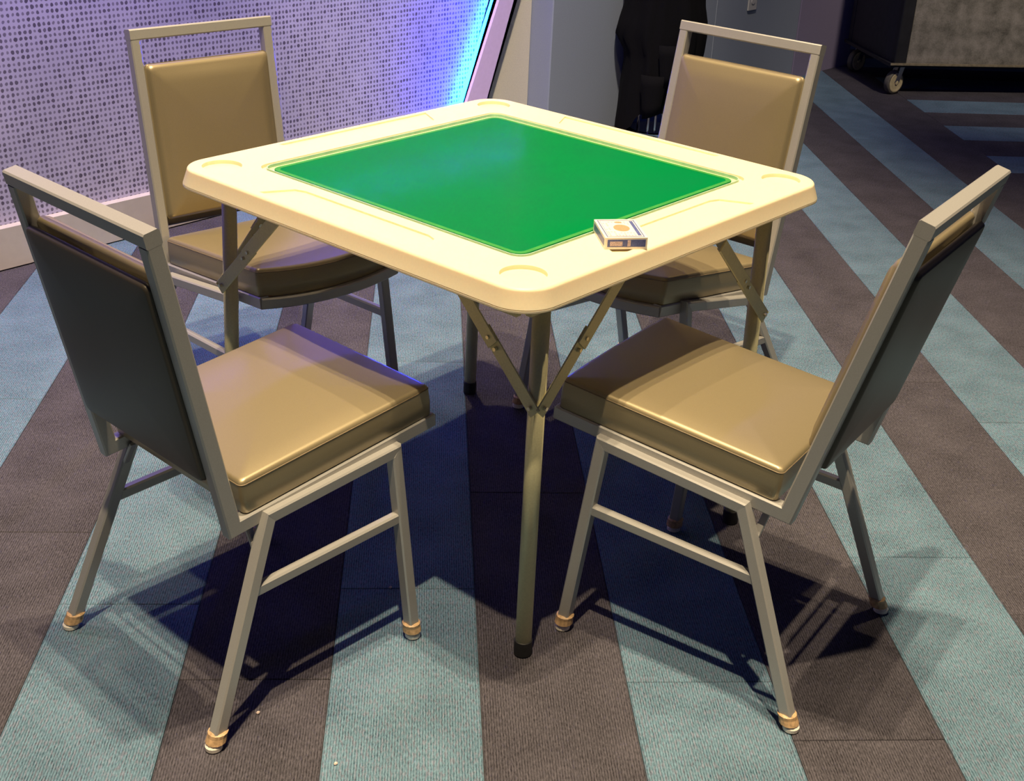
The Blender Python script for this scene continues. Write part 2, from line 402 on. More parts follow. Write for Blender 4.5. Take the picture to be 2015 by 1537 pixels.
for k in range(-8, 10):
    s = 3.08 + 0.25 * k + 0.125
    for j in range(0, 4):
        add_plank(s, -2.205 - 0.5 - j, k % 2 == 0, PI / 4 + PI / 2)

# ------------------------------------------------------------------ walls
YW = 1.915
def slant_l(z): return 1.754 + 0.452 * z
def slant_r(z): return 1.886 + 0.375 * z
# dotted wall covering on the left wall (ends behind the slanted trim)
mb = MB(); ZT = 3.2
mb.add([(-4, YW, 0), (2.02, YW, 0), (slant_r(ZT), YW, ZT), (-4, YW, ZT), (-4, YW + .1, 0), (2.02, YW + .1, 0), (slant_r(ZT), YW + .1, ZT), (-4, YW + .1, ZT)],
       [(0, 1, 2, 3), (7, 6, 5, 4), (0, 4, 5, 1), (1, 5, 6, 2), (2, 6, 7, 3), (3, 7, 4, 0)])
tag(mb.build('wall_left', M['dots']), kind='structure')
mb = MB(); mb.box((-4, 1.885, 0.004), (1.84, YW - 0.0005, 0.126), ch=0.002)
tag(mb.build('baseboard_left', M['baseboard']), kind='structure')
# beige furred panel with rounded outer corner
mb = MB()
def beige_ring(z):
    x0 = slant_l(z) + 0.03
    pts = [(x0, 2.0), (x0, 1.880)]
    r = 0.004; cx, cy = 2.2495 - r, 1.880 + r
    if x0 > cx - 0.005: x0 = cx - 0.005; pts = [(x0, 2.0), (x0, 1.880)]
    for i in range(9):
        a = -PI / 2 + PI / 2 * i / 8
        pts.append((cx + r * math.cos(a), cy + r * math.sin(a)))
    pts.append((2.2495, 2.0))
    return [Vector((x, y, z)) for x, y in pts]
mb.rings([beige_ring(z) for z in (0, 0.6, 1.0)])
tag(mb.build('trim_2', M['beige_paint']), kind='structure')
mb = MB(); mb.box((2.215, 1.90, 1.0), (2.2495, 2.0, 3.2), ch=0)
tag(mb.build('trim_4', M['beige_paint']), kind='structure')
# slanted trim board and its led strip
mb = MB()
y0, y1 = 1.848, 1.861
zs = (0.0, 3.2)
vv = []
for z in zs: vv += [(slant_l(z), y0, z), (slant_r(z), y0, z), (slant_r(z), y1, z), (slant_l(z), y1, z)]
mb.add(vv, [(0, 1, 5, 4), (1, 2, 6, 5), (2, 3, 7, 6), (3, 0, 4, 7), (3, 2, 1, 0), (4, 5, 6, 7)])
# spacer block behind the board
vv = []
for z in zs: vv += [(slant_l(z) + 0.05, y1, z), (slant_r(z) - 0.02, y1, z), (slant_r(z) - 0.02, 1.9135, z), (slant_l(z) + 0.05, 1.9135, z)]
mb.add(vv, [(0, 1, 5, 4), (1, 2, 6, 5), (2, 3, 7, 6), (3, 0, 4, 7), (3, 2, 1, 0), (4, 5, 6, 7)])
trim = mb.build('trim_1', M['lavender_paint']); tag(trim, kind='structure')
led = empty('led_light_strip', (slant_l(0.14) + 0.03, 1.895, 0.14))
mb = MB()
z0, z1 = 0.14, 3.15
o0 = Vector((slant_l(z0) + 0.03, 1.895, z0))
mb.bar(Vector((slant_l(z0) + 0.022, 1.896, z0)) - o0, Vector((slant_l(z1) + 0.022, 1.896, z1)) - o0, 0.006, 0.022, (1, 0, 0), ch=0)
mb.build('light_strip', M['led'], led)
mb = MB()
mb.bar(Vector((slant_l(z0) + 0.036, 1.896, z0)) - o0, Vector((slant_l(z1) + 0.036, 1.896, z1)) - o0, 0.020, 0.026, (1, 0, 0), ch=0.001)
mb.build('channel', M['cart_black'], led)
tag(led, 'glowing blue light strip tucked behind the slanted pale trim on the dotted wall', 'light strip')

# recessed pale wall and dark pier to the right
mb = MB(); mb.box((2.25, 1.770, 0), (4.21, 2.10, 3.2), ch=0.004)
wb_ = mb.build('wall_back', M['grey_paint']); tag(wb_, kind='structure')
mb = MB(); mb.box((4.21, 1.766, 0), (4.82, 2.10, 3.2), ch=0.003)
tag(mb.build('wall_pier', M['dark_paint']), kind='structure')
bpy.data.objects['wall_pier'].name = 'wall_right'
mb = MB(); mb.box((4.82, 2.30, 0), (10, 2.45, 3.2), ch=0)
tag(mb.build('wall_far', M['dark_paint']), kind='structure')
for xs in (3.43,):
    mb = MB(); mb.box((xs, 1.7675, 0.0), (xs + 0.010, 1.771, 3.2), ch=0.001)
    tag(mb.build('trim_3', M['grey_paint'], None), kind='structure')
# outlet plate
ou = empty('wall_outlet', (3.735, 1.770, 0.455))
mb = MB(); mb.box((-0.038, -0.007, -0.062), (0.038, 0.0, 0.062), ch=0.003); mb.build('cover_plate', M['outlet'], ou)
for zz in (-0.022, 0.022):
    mb = MB(); mb.rings([[Vector((0.016 * math.cos(a) , y, zz + 0.013 * math.sin(a))) for a in [2 * PI * i / 16 for i in range(16)]] for y in (-0.0095, -0.007)])
    mb.build('socket', M['outlet'], ou)
tag(ou, 'small pale outlet plate low on the grey wall near the top edge', 'wall outlet')

# ------------------------------------------------------------------ chairs
CH = {
'A':dict(wb=0.3647,yt=-0.2991,zt=0.8335,yb=-0.2000,zb=0.3346,wr=0.2130,yr=-0.2761,wf=0.2186,yf=0.1372,wlt=0.1950,ylr=-0.1418,ylf=0.1324,zl=0.3604,wsf=0.1802,ysf=0.2200,zsf=0.3865,zlf=0.3775,x=-0.5589,y=0.0202,r=-1.5933),
'B':dict(wb=0.3446,yt=-0.2777,zt=0.8536,yb=-0.2001,zb=0.3339,wr=0.2235,yr=-0.2477,wf=0.2268,yf=0.1461,wlt=0.1993,ylr=-0.1341,ylf=0.1458,zl=0.3567,wsf=0.1731,ysf=0.2189,zsf=0.4047,zlf=0.3950,x=-0.0571,y=0.6190,r=3.0331),
'C':dict(wb=0.3522,yt=-0.3305,zt=0.8630,yb=-0.2000,zb=0.3507,wr=0.2040,yr=-0.2657,wf=0.2081,yf=0.1746,wlt=0.1915,ylr=-0.1318,ylf=0.1471,zl=0.3683,wsf=0.1762,ysf=0.2387,zsf=0.4011,zlf=0.3924,x=0.0068,y=-0.5231,r=0.1164),
'D':dict(wb=0.3674,yt=-0.3093,zt=0.8662,yb=-0.2001,zb=0.3103,wr=0.2537,yr=-0.2742,wf=0.2358,yf=0.1792,wlt=0.2015,ylr=-0.1182,ylf=0.1672,zl=0.3384,wsf=0.1850,ysf=0.2434,zsf=0.4055,zlf=0.3975,x=0.5570,y=0.0269,r=1.5794),
}
X = Vector((1, 0, 0))
def outline_bow(hx0, hx1, ya, yb, bow, r, n=6, nf=10):
    """rounded quad: back edge y=ya half width hx0, front edge y=yb half width hx1 bowed forward"""
    out = []
    def arc(cx, cy, a0, a1):
        for i in range(n + 1):
            a = a0 + (a1 - a0) * i / n
            out.append((cx + r * math.cos(a), cy + r * math.sin(a)))
    arc(hx1 - r, yb - r, 0, PI / 2)
    for i in range(1, nf):
        x = (hx1 - r) * (1 - 2 * i / nf)
        out.append((x, yb + bow * (1 - (x / (hx1 - r)) ** 2)))
    arc(-hx1 + r, yb - r, PI / 2, PI)
    for i in range(1, 6): out.append((-hx1 - (hx0 - hx1) * i / 6, (yb - r) + (ya - yb + 2 * r) * i / 6))
    arc(-hx0 + r, ya + r, PI, 1.5 * PI)
    for i in range(1, nf): out.append(((hx0 - r) * (-1 + 2 * i / nf), ya))
    arc(hx0 - r, ya + r, 1.5 * PI, 2 * PI)
    for i in range(1, 6): out.append((hx0 + (hx1 - hx0) * i / 6, (ya + r) + (yb - ya - 2 * r) * i / 6))
    return out
def cushion(mb, ol, th, crown, er, M_, bottom_round=0.004, sag=0.0):
    """padded slab over outline ol; returns the seam loop"""
    hxm = max(p[0] for p in ol); ym = max(p[1] for p in ol)
    def sg(x, y):
        w = max(0.0, min(1.0, (y - (ym - 0.16)) / 0.16)); w = w * w * (3 - 2 * w)
        return sag * w * max(0.0, 1 - (x / hxm) ** 2)
    cx = sum(p[0] for p in ol) / len(ol); cy = sum(p[1] for p in ol) / len(ol)
    def ring(inset, z, puff=0.0):
        out = []
        for x, y in ol:
            dx, dy = x - cx, y - cy; d = math.hypot(dx, dy)
            k = max(0, (d - inset)) / d
            out.append(M_ @ Vector((cx + dx * k, cy + dy * k, z - sg(cx + dx * k, cy + dy * k))))
        return out
    R = []
    R.append(ring(bottom_round, 0)); R.append(ring(0, bottom_round))
    R.append(ring(-0.0015, th * 0.45))
    R.append(ring(0, th - er))
    seam = ring(0.0005, th - er * 0.75)
    for i in range(1, 6):
        a = PI / 2 * i / 5
        R.append(ring(er * (1 - math.cos(a)), th - er + er * math.sin(a)))
    def scaled(s, z):
        return [M_ @ Vector((cx + (x - cx) * s, cy + (y - cy) * s, z - sg(cx + (x - cx) * s, cy + (y - cy) * s))) for x, y in ol]
    for s in (0.86, 0.74, 0.6, 0.45, 0.3, 0.15, 0.03):
        R.append(scaled(s, th + crown * (1 - ((s) ** 3.2))))
    mb.rings(R)
    return seam
def seam_tube(mb, loop, r, k=5):
    n = len(loop); rings = []
    for i in range(n):
        t = (loop[(i + 1) % n] - loop[i - 1]).normalized(); a = t.orthogonal().normalized(); b = t.cross(a)
        if rings and (rings[-1][0] - loop[i - 1]).dot(a) < 0: pass
        up = Vector((0, 0, 1)); a = (up - up.dot(t) * t).normalized(); b = t.cross(a)
        rings.append([loop[i] + a * (r * math.cos(2 * PI * j / k)) + b * (r * math.sin(2 * PI * j / k)) for j in range(k)])
    v = [p for rg in rings for p in rg]
    f = [(i * k + j, i * k + (j + 1) % k, ((i + 1) % n) * k + (j + 1) % k, ((i + 1) % n) * k + j) for i in range(n) for j in range(k)]
    mb.add(v, f)

def make_chair(P, label):
    root = empty('banquet_chair', (P['x'], P['y'], 0), P['r'])
    tag(root, label, 'chair', 'banquet chairs around the card table')
    cm = M['chair_metal']
    wb, yt, zt, yb, zb = P['wb'], P['yt'], P['zt'], P['yb'], P['zb']
    tw, td = 0.022, 0.025
    u = Vector((0, yt - yb, zt - zb)).normalized()      # up the back
    fw = Vector((0, u.z, -u.y))                         # forward, square to the back
    zsf = P['zsf']
    rb = Vector((0, P['ysf'] - yb, (zsf - 0.012) - zb)); rd = rb.normalized()
    ru = Vector((0, -rd.z, rd.y))
    hr = 0.023
    bot = Vector((0, yb, zb)); top = Vector((0, yt, zt))
    # corner centre: intersection of the two centre lines
    a0 = bot + fw * (td / 2); b0 = bot + ru * (hr / 2)
    den = u.y * (-rd.z) + u.z * rd.y
    d = b0 - a0
    s = (d.y * (-rd.z) + d.z * rd.y) / den
    cc = a0 + u * s
    front = Vector((0, P['ysf'], zsf))
    tc_ = top + fw * (td / 2) - u * 0.0
    for sx in (1, -1):
        ox = X * (sx * (wb / 2 - tw / 2))
        oxf = X * (sx * (P['wsf'] - tw / 2))
        mb = MB(); mb.path([front + oxf, cc + ox, tc_ + ox - u * 0.0225], tw, td, X)
        mb.build('side_frame', cm, root)
    # top rail, mitred look: full-width bar over the uprights
    mb = MB(); mb.bar(tc_ - u * 0.0115 - X * (wb / 2), tc_ - u * 0.0115 + X * (wb / 2), 0.023, td, u)
    mb.build('top_rail', cm, root)
    # bowed front rail
    pts = []
    hw = P['wsf'] - 0.004
    for i in range(13):
        x = hw * (-1 + 2 * i / 12)
        pts.append(front + X * x + rd * (0.016 * (1 - (x / hw) ** 2) - 0.006) - ru * (0.011 * (1 - (x / hw) ** 2)))
    mb = MB(); mb.path(pts, 0.020, 0.023, (0, 1, 0)); 
    mb.build('front_rail', cm, root)
    mb = MB(); rr = cc + rd * 0.05
    mb.bar(rr - X * (wb / 2 - tw), rr + X * (wb / 2 - tw), 0.02, 0.02, (0, 1, 0)); mb.build('rear_rail', cm, root)
    # side leg frames
    wl = P['wlt'] - 0.011
    for sx in (1, -1):
        A = Vector((sx * wl, P['ylr'] + 0.009, P['zl'] - 0.011)); B = Vector((sx * wl, P['ylf'] - 0.009, P['zlf'] - 0.011))
        F0 = Vector((sx * P['wr'], P['yr'], 0.0)); F1 = Vector((sx * P['wf'], P['yf'], 0.0))
        t0 = (A - F0).normalized(); t1 = (B - A).normalized(); t2 = (F1 - B).normalized()
        for nm, a, b, n0, n1 in (('rear', F0 + t0 * 0.026, A, None, t0 + t1), ('front', B, F1 - t2 * 0.026, t1 + t2, None)):
            mb = MB(); mb.bar(a, b, 0.021, 0.021, X, n0, n1); leg = mb.build('leg', cm, root)
            ft = F0 if nm == 'rear' else F1; td_ = t0 if nm == 'rear' else -t2
            mb = MB(); mb.rings([[ft + td_ * h + Vector((r_ * math.cos(q), r_ * math.sin(q), 0)) for q in [2 * PI * i / 14 for i in range(14)]] for h, r_ in ((0.012, 0.013), (0.014, 0.0165), (0.024, 0.0155), (0.030, 0.016), (0.032, 0.0125))])
            mb.build('tape_wrap', M['wrap'], leg)
            mb = MB(); mb.rings([[ft + Vector((r_ * math.cos(q), r_ * math.sin(q), h)) for q in [2 * PI * i / 16 for i in range(16)]] for h, r_ in ((0.0005, 0.010), (0.002, 0.0135), (0.008, 0.0135), (0.013, 0.009))])
            mb.build('glide', M['glide'], leg)
        mb = MB(); mb.bar(A, B, 0.021, 0.021, X, t0 + t1, t1 + t2); mb.build('leg_rail', cm, root)
        a = A.lerp(F0, 0.325); b = B.lerp(F1, 0.335)
        mb = MB(); mb.bar(a, b, 0.016, 0.020, X, ch=0.003); mb.build('side_stretcher', cm, root)
        # small gusset from rear leg to the seat frame
        g0 = A.lerp(F0, 0.16) - X * (sx * 0.004); g1 = cc + rd * 0.035 + X * (sx * (wb / 2 - 0.03)) - ru * 0.004
        mb = MB(); mb.bar(g0, g1, 0.006, 0.012, X, ch=0.001); mb.build('gusset', cm, root)
    # seat cushion on the rails
    base = cc + ru * (hr / 2)
    Ms = Matrix(((1, 0, 0, 0), (0, rd.y, ru.y, base.y), (0, rd.z, ru.z, base.z), (0, 0, 0, 1)))
    Lr = (front - cc).dot(rd)
    ol = outline_bow(wb / 2 - 0.004, P['wsf'] - 0.002, 0.022, Lr - 0.003, 0.014, 0.009)
    mb = MB(); seam = cushion(mb, ol, 0.061, 0.007, 0.011, Ms, sag=0.012)
    seat = mb.build('seat', M['vinyl'], root, smooth=True)
    mb = MB(); seam_tube(mb, seam, 0.0011); mb.build('seam', M['seam'], seat, smooth=True)
    # back cushion (front) and back panel (rear)
    Ht = (top - bot).length
    zl0, zl1 = 0.118, Ht - 0.074
    zc = (zl0 + zl1) / 2; hh = (zl1 - zl0) / 2; hx = wb / 2 - tw - 0.001
    def pad(nm, sgn, off, th, crown, lo, hi, er=0.012):
        c_ = (lo + hi) / 2; h_ = (hi - lo) / 2
        o_ = bot + fw * (td / 2) + u * c_ + fw * (sgn * off)
        zax = fw * sgn; yax = u; xax = X if sgn > 0 else -X
        if sgn > 0: xax = yax.cross(zax)
        else: xax = yax.cross(zax)
        Mp = Matrix(((xax.x, yax.x, zax.x, o_.x), (xax.y, yax.y, zax.y, o_.y), (xax.z, yax.z, zax.z, o_.z), (0, 0, 0, 1)))
        ol_ = rrect(hx, h_, 0.010, 5)
        # refine straight edges
        fine = []
        for i in range(len(ol_)):
            p, q = ol_[i], ol_[(i + 1) % len(ol_)]
            dd = math.hypot(q[0] - p[0], q[1] - p[1]); k = max(1, int(dd / 0.03))
            for j in range(k): fine.append((p[0] + (q[0] - p[0]) * j / k, p[1] + (q[1] - p[1]) * j / k))
        mb = MB(); cushion(mb, fine, th, crown, er, Mp)
        return mb.build(nm, M['vinyl'] if sgn > 0 else M['vinyl_shaded'], root, smooth=True)
    pad('back_cushion', 1, 0.001, 0.024, 0.012, zl0, zl1, er=0.016)
    bp = pad('back_panel', -1, 0.005, 0.014, 0.004, zl0 - 0.018, zl1 - 0.006, er=0.006); bp['label'] = 'rear panel of the backrest, shade put into its colour'
    return root
LBL = {
 'A': 'bronze vinyl chair nearest the camera on the left, back turned to the dotted wall side',
 'B': 'bronze vinyl chair facing us in front of the dotted wall, left of the table',
 'C': 'bronze vinyl chair at the near right of the table, seen from behind and side',
 'D': 'bronze vinyl chair facing us beyond the table, beside the black draped cloth'}
LBL['A'] = 'bronze vinyl chair at the front left, seen from behind its shaded back panel'
for k in 'ABCD':
    P = dict(CH[k])
    if k in 'BD': P['zsf'] -= 0.010
    make_chair(P, LBL[k])

# ------------------------------------------------------------------ card table
HT, TT, ST = 0.7140, 0.0363, 0.432
table = empty('folding_card_table', (0, 0, 0))
tag(table, 'square white folding card table with green centre, cup holders and olive legs', 'table')
def slab_ring(inset, z, rc=0.062):
    return [Vector((x, y, z)) for x, y in rrect(ST - inset, ST - inset, rc - inset * 0.6, 12)]
mb = MB()
rings = [slab_ring(0.012, HT - TT), slab_ring(0.0020, HT - TT), slab_ring(-0.001, HT - TT + 0.002), slab_ring(-0.001, HT - TT + 0.005), slab_ring(0.0006, HT - TT + 0.0058), slab_ring(-0.0008, HT - TT + 0.0066), slab_ring(0.0065, HT - 0.0060)]
for i in range(1, 7):
    a = PI / 2 * i / 6
    rings.append(slab_ring(0.0065 + 0.006 * (1 - math.cos(a)), HT - 0.006 + 0.006 * math.sin(a)))
mb.rings(rings)
top = mb.build('tabletop', M['plastic'], table)
def cutter(ol, depth, taper=0.002):
    c = MB(); c.rings([[Vector((x - (taper if x > 0 else -taper) * 0, y, HT - depth)) for x, y in ol], [Vector((x, y, HT + 0.02)) for x, y in ol]])
    return c.build('cut', M['plastic'])
cuts = [cutter(rrect(0.322, 0.322, 0.026, 6), 0.0060)]
for sx in (1, -1):
    for sy in (1, -1):
        cuts.append(cutter([(sx * 0.364 + 0.036 * math.cos(2 * PI * i / 40), sy * 0.364 + 0.036 * math.sin(2 * PI * i / 40)) for i in range(40)], 0.007))
tray = [(-0.198, -0.031), (0.198, -0.031), (0.170, 0.024), (0.150, 0.031), (-0.150, 0.031), (-0.170, 0.024)]
for q in range(4):
    a = q * PI / 2; ca, sa = math.cos(a), math.sin(a)
    pts = [(x, -0.379 + y) for x, y in tray]
    cuts.append(cutter([(ca * x - sa * y, sa * x + ca * y) for x, y in pts], 0.0036))
for c in cuts:
    md = top.modifiers.new('b', 'BOOLEAN'); md.operation = 'DIFFERENCE'; md.object = c; md.solver = 'EXACT'
dg = bpy.context.evaluated_depsgraph_get(); dg.update()
me = bpy.data.meshes.new_from_object(top.evaluated_get(dg))
top.modifiers.clear(); top.data = me
for c in cuts: bpy.data.objects.remove(c)
bmt = bmesh.new(); bmt.from_mesh(me)
bmesh.ops.remove_doubles(bmt, verts=bmt.verts, dist=0.00005)
for f in bmt.faces: f.smooth = True
for e in bmt.edges:
    if len(e.link_faces) == 2 and e.calc_face_angle(0) > 0.6: e.smooth = False
bmt.to_mesh(me); bmt.free()
mb = MB(); mb.rings([[Vector((x, y, z)) for x, y in rrect(0.3035, 0.3035, 0.020, 6)] for z in (HT - 0.0059, HT - 0.0040)])
mb.build('green_mat', M['felt'], table)
mb = MB(); oo = [rrect(h_, h_, r_, 6) for h_, r_ in ((0.3030, 0.020), (0.2945, 0.014))]
mb.rings([[Vector((x, y, z)) for x, y in oo[a]] for a, z in ((0, HT - 0.0041), (0, HT - 0.0036), (1, HT - 0.0036), (1, HT - 0.0041))], cap0=False, cap1=False)
mbo = mb.build('mat_border', M['mat_border'], table); mbo['label'] = 'lighter green border of the mat'
mb = MB(); mb.rings([[Vector((x, y, z)) for x, y in rrect(h_, h_, 0.024, 6)] for h_, z in ((0.3130, HT - 0.0033), (0.3130, HT - 0.0012), (0.3120, HT - 0.0004))])
sh = mb.build('clear_sheet', M['acrylic'], table); sh['label'] = 'clear plastic sheet over the green mat'
mb = MB()
oo = [rrect(h_, h_, 0.024, 6) for h_ in (0.3148, 0.3132)]
mb.rings([[Vector((x, y, z)) for x, y in oo[a]] for a, z in ((0, HT - 0.0058), (0, HT - 0.0002), (1, HT - 0.0002), (1, HT - 0.0058))], cap0=False, cap1=False)
se = mb.build('sheet_edge', M['sheet_edge'], table); se['label'] = 'pale green polished edge of the clear sheet'
# underside frame
mb = MB()
for q in range(4):
    a = q * PI / 2; ca, sa = math.cos(a), math.sin(a)
    R = lambda x, y, z: Vector((ca * x - sa * y, sa * x + ca * y, z))
    mb.bar(R(-0.385, -0.395, HT - TT - 0.008), R(0.385, -0.395, HT - TT - 0.008), 0.012, 0.018, R(0, 1, 0), ch=0.001)
mb.build('under_frame', M['table_metal'], table)
LEGS = {'F': ((-0.325, -0.371), (-0.325, -0.371)), 'R': ((0.304, -0.390), (0.296, -0.380)), 'B': ((0.348, 0.396), (0.350, 0.388)), 'L': ((-0.352, 0.408), (-0.334, 0.388))}
BR = {'F': [(0, 1), (1, 0)], 'R': [(-1, 0), (0, 1)], 'B': [(-1, 0), (0, -1)], 'L': [(1, 0), (0, -1)]}
for k, (ft, tp) in LEGS.items():
    f0 = Vector((ft[0], ft[1], 0)); t0 = Vector((tp[0], tp[1], HT - TT))
    ax = (t0 - f0).normalized()
    mb = MB(); mb.rod(f0 + ax * 0.022, t0, 0.0142, k=20); leg = mb.build('leg', M['table_metal'], table, smooth=False)
    for p_ in leg.data.polygons: p_.use_smooth = len(p_.vertices) == 4
    mb = MB(); mb.rings([[f0 + ax * h + Vector((r * math.cos(q), r * math.sin(q), 0)) for q in [2 * PI * i / 20 for i in range(20)]] for h, r in ((0, 0.013), (0.002, 0.0160), (0.030, 0.0160), (0.031, 0.0145))])
    mb.build('rubber_foot', M['rubber'], leg)
    for dx, dy in BR[k]:
        dv = Vector((dx, dy, 0)); side = Vector((-dy, dx, 0))
        # which side of the leg the flat brace sits on: the outer one
        if side.dot(Vector((ft[0], ft[1], 0))) < 0: side = -side
        zb_ = 0.488 if k == 'F' else 0.470
        p0 = f0.lerp(t0, zb_ / (HT - TT)) + side * 0.0172 - dv * 0.004
        p1 = p0 + dv * 0.182 + Vector((0, 0, 0.182))
        if p1.z > HT - TT - 0.004: p1 = p0 + (p1 - p0) * ((HT - TT - 0.004 - p0.z) / (p1.z - p0.z))
        t = (p1 - p0).normalized()
        hin = p0 + t * 0.130
        mb = MB(); mb.bar(p0 - t * 0.012, hin + t * 0.016, 0.026, 0.003, t.cross(side), ch=0.0012)
        arm = mb.build('brace', M['table_metal'], table)
        mb = MB(); mb.bar(hin - t * 0.014 + side * 0.0036, p1 + side * 0.0036, 0.026, 0.003, t.cross(side), ch=0.0012)
        mb.build('brace', M['table_metal'], table)
        for pp in (p0, hin, hin - t * 0.022):
            mb = MB(); mb.rod(pp - side * 0.004, pp + side * 0.0075, 0.0042, 0.0032, 10); mb.build('rivet', M['rivet'], arm)

# ------------------------------------------------------------------ boxed deck of playing cards
ang = math.radians(-40)
deck = empty('playing_card_box', (-0.192, -0.381, HT), ang)
tag(deck, 'small white card box with blue border and red oval, on the white table rim', 'card box')
DW, DL, DH = 0.068, 0.089, 0.019
DZ = 0.0002
mb = MB(); mb.box((0, 0, DZ), (DW, DL, DZ + DH), ch=0.0008); mb.build('carton', M['card_white'], deck)
def frame(mb, x0, y0, x1, y1, t, z):
    for a, b in (((x0, y0), (x1, y0 + t)), ((x0, y1 - t), (x1, y1)), ((x0, y0 + t), (x0 + t, y1 - t)), ((x1 - t, y0 + t), (x1, y1 - t))):
        mb.box((a[0], a[1], z), (b[0], b[1], z + 0.0002), ch=0)
zt_ = DZ + DH
mb = MB(); frame(mb, 0.004, 0.004, DW - 0.004, DL - 0.004, 0.0016, zt_); frame(mb, 0.0075, 0.0075, DW - 0.0075, DL - 0.0075, 0.0006, zt_)
mb.box((DW - 0.013, 0.010, zt_), (DW - 0.008, DL - 0.010, zt_ + 0.0002), ch=0)
mb.build('printed_border', M['card_blue'], deck)
mb = MB()
for i in range(9):
    for j in range(12):
        x = 0.011 + i * 0.0050; y = 0.011 + j * 0.0058
        if ((x - 0.036) / 0.018) ** 2 + ((y - 0.046) / 0.022) ** 2 < 1.1: continue
        if random.random() < 0.25: continue
        mb.rings([[Vector((x + 0.0017 * math.cos(q), y + 0.0020 * math.sin(q), z)) for q in [2 * PI * s / 8 for s in range(8)]] for z in (zt_, zt_ + 0.00015)])
o = mb.build('printed_scrolls', M['card_scroll'], deck); o['kind'] = 'stuff'
mb = MB()
mb.rings([[Vector((0.036 + 0.013 * math.cos(q), 0.046 + 0.016 * math.sin(q), z)) for q in [2 * PI * s / 28 for s in range(28)]] for z in (zt_, zt_ + 0.0003)])
mb.rings([[Vector((0.036 + 0.006 * math.cos(q), 0.073 + 0.004 * math.sin(q), z)) for q in [2 * PI * s / 16 for s in range(16)]] for z in (zt_, zt_ + 0.0003)])
mb.build('printed_oval', M['card_red'], deck)
mb = MB()
mb.box((0.004, -0.0002, DZ + 0.004), (DW - 0.003, 0.0, DZ + DH - 0.003), ch=0)
mb.box((-0.0002, 0.006, DZ + 0.004), (0.0, DL - 0.006, DZ + DH - 0.004), ch=0)
mb.build('printed_side', M['card_blue'], deck)
mb = MB(); mb.box((0.036, -0.0004, DZ + 0.005), (0.041, -0.0002, DZ + DH - 0.004), ch=0); mb.box((0.008, -0.0004, DZ + 0.0055), (0.028, -0.0002, DZ + DH - 0.006), ch=0)
mb.build('printed_label', M['card_scroll'], deck)

# ------------------------------------------------------------------ black cloth draped over a chrome stand
tt = Vector((0.65, -0.76, 0)).normalized(); nn = Vector((0.76, 0.65, 0)).normalized()
cen = Vector((2.845, 1.525, 0)) + tt * (-0.11)
prof = [(0.0, -0.166, 0.150), (0.10, -0.160, 0.155), (0.20, -0.157, 0.165), (0.30, -0.150, 0.180), (0.345, -0.155, 0.186), (0.41, -0.194, 0.190), (0.47, -0.182, 0.186), (0.53, -0.166, 0.172), (0.65, -0.17, 0.16), (0.80, -0.16, 0.15), (0.90, -0.13, 0.12), (0.94, -0.06, 0.06), (0.95, -0.005, 0.005)]
K = 72
rings = []
for zi, (z, l, r) in enumerate(prof):
    rg = []
    for i in range(K):
        a = 2 * PI * i / K
        rad = (-l if math.cos(a) < 0 else r)
        fold = 1 + (0.07 * math.sin(7 * a + 1.3 + z * 2) + 0.045 * math.sin(13 * a + 5 * z) + 0.03 * math.sin(22 * a)) * (1 if abs(math.cos(a)) < 0.93 else 0.15) * (1.2 - z)
        x = rad * math.cos(a) * fold; y = 0.145 * math.sin(a) * fold * (1 if z < 0.85 else (abs(l) / 0.16))
        zz = z
        if z < 0.25:
            hem = 0.10 * max(0, min(1, (x + 0.14) / 0.10)) + 0.006 + 0.02 * (0.5 + 0.5 * math.sin(5 * a))* (1 if x > -0.1 else 0)
            zz = hem + z * (0.25 - hem) / 0.25
        rg.append(tt * x + nn * y + Vector((0, 0, zz)))
    rings.append(rg)
mb = MB(); mb.rings(rings, cap0=False)
cl = mb.build('draped_cloth', M['black_cloth'], None, smooth=True)
cl.location = cen
tag(cl, 'black cloth hanging in folds over a chrome stand against the pale wall', 'cloth')
# loose fold flaps
for i, (a, z0_, w_, h_) in enumerate(((-1.75, 0.10, 0.11, 0.17), (-1.35, 0.235, 0.12, 0.16))):
    mb = MB(); g = []
    dirv = tt * math.cos(a) + nn * math.sin(a); sd = tt * -math.sin(a) + nn * math.cos(a)
    for j in range(5):
        row = []
        for q in range(5):
            uu = (q / 4 - 0.5) * w_ * (1 - 0.35 * (4 - j) / 4); vv_ = z0_ + h_ * j / 4 + 0.25 * (q / 4 - 0.5) * w_ * (4 - j) / 4
            out = 0.165 + 0.018 * math.sin(PI * q / 4)
            row.append(dirv * out + sd * uu + Vector((0, 0, vv_)))
        g.append(row)
    v = [p for r_ in g for p in r_]; v2 = [p + dirv * 0.003 for p in v]
    f = []
    for j in range(4):
        for q in range(4):
            a_ = j * 5 + q; f.append((a_, a_ + 1, a_ + 6, a_ + 5)); f.append((25 + a_, 25 + a_ + 5, 25 + a_ + 6, 25 + a_ + 1))
    bd = [0, 1, 2, 3, 4, 9, 14, 19, 24, 23, 22, 21, 20, 15, 10, 5]
    for s_ in range(16): f.append((bd[s_], bd[(s_ + 1) % 16], 25 + bd[(s_ + 1) % 16], 25 + bd[s_]))
    mb.add(v + v2, f); mb.build('cloth_fold', M['black_cloth'], cl, smooth=True)
stand = empty('chrome_stand', tuple(cen))
for i, (x, y) in enumerate(((-0.03, -0.08), (0.0, -0.075), (0.03, -0.07), (0.06, -0.04), (-0.06, 0.05), (0.06, 0.06))):
    mb = MB(); p = tt * x + nn * y; mb.rod(p + Vector((0, 0, 0.012)), p + Vector((0, 0, 0.88)), 0.006, k=10)
    mb.build('rod', M['chrome'], stand, smooth=False)
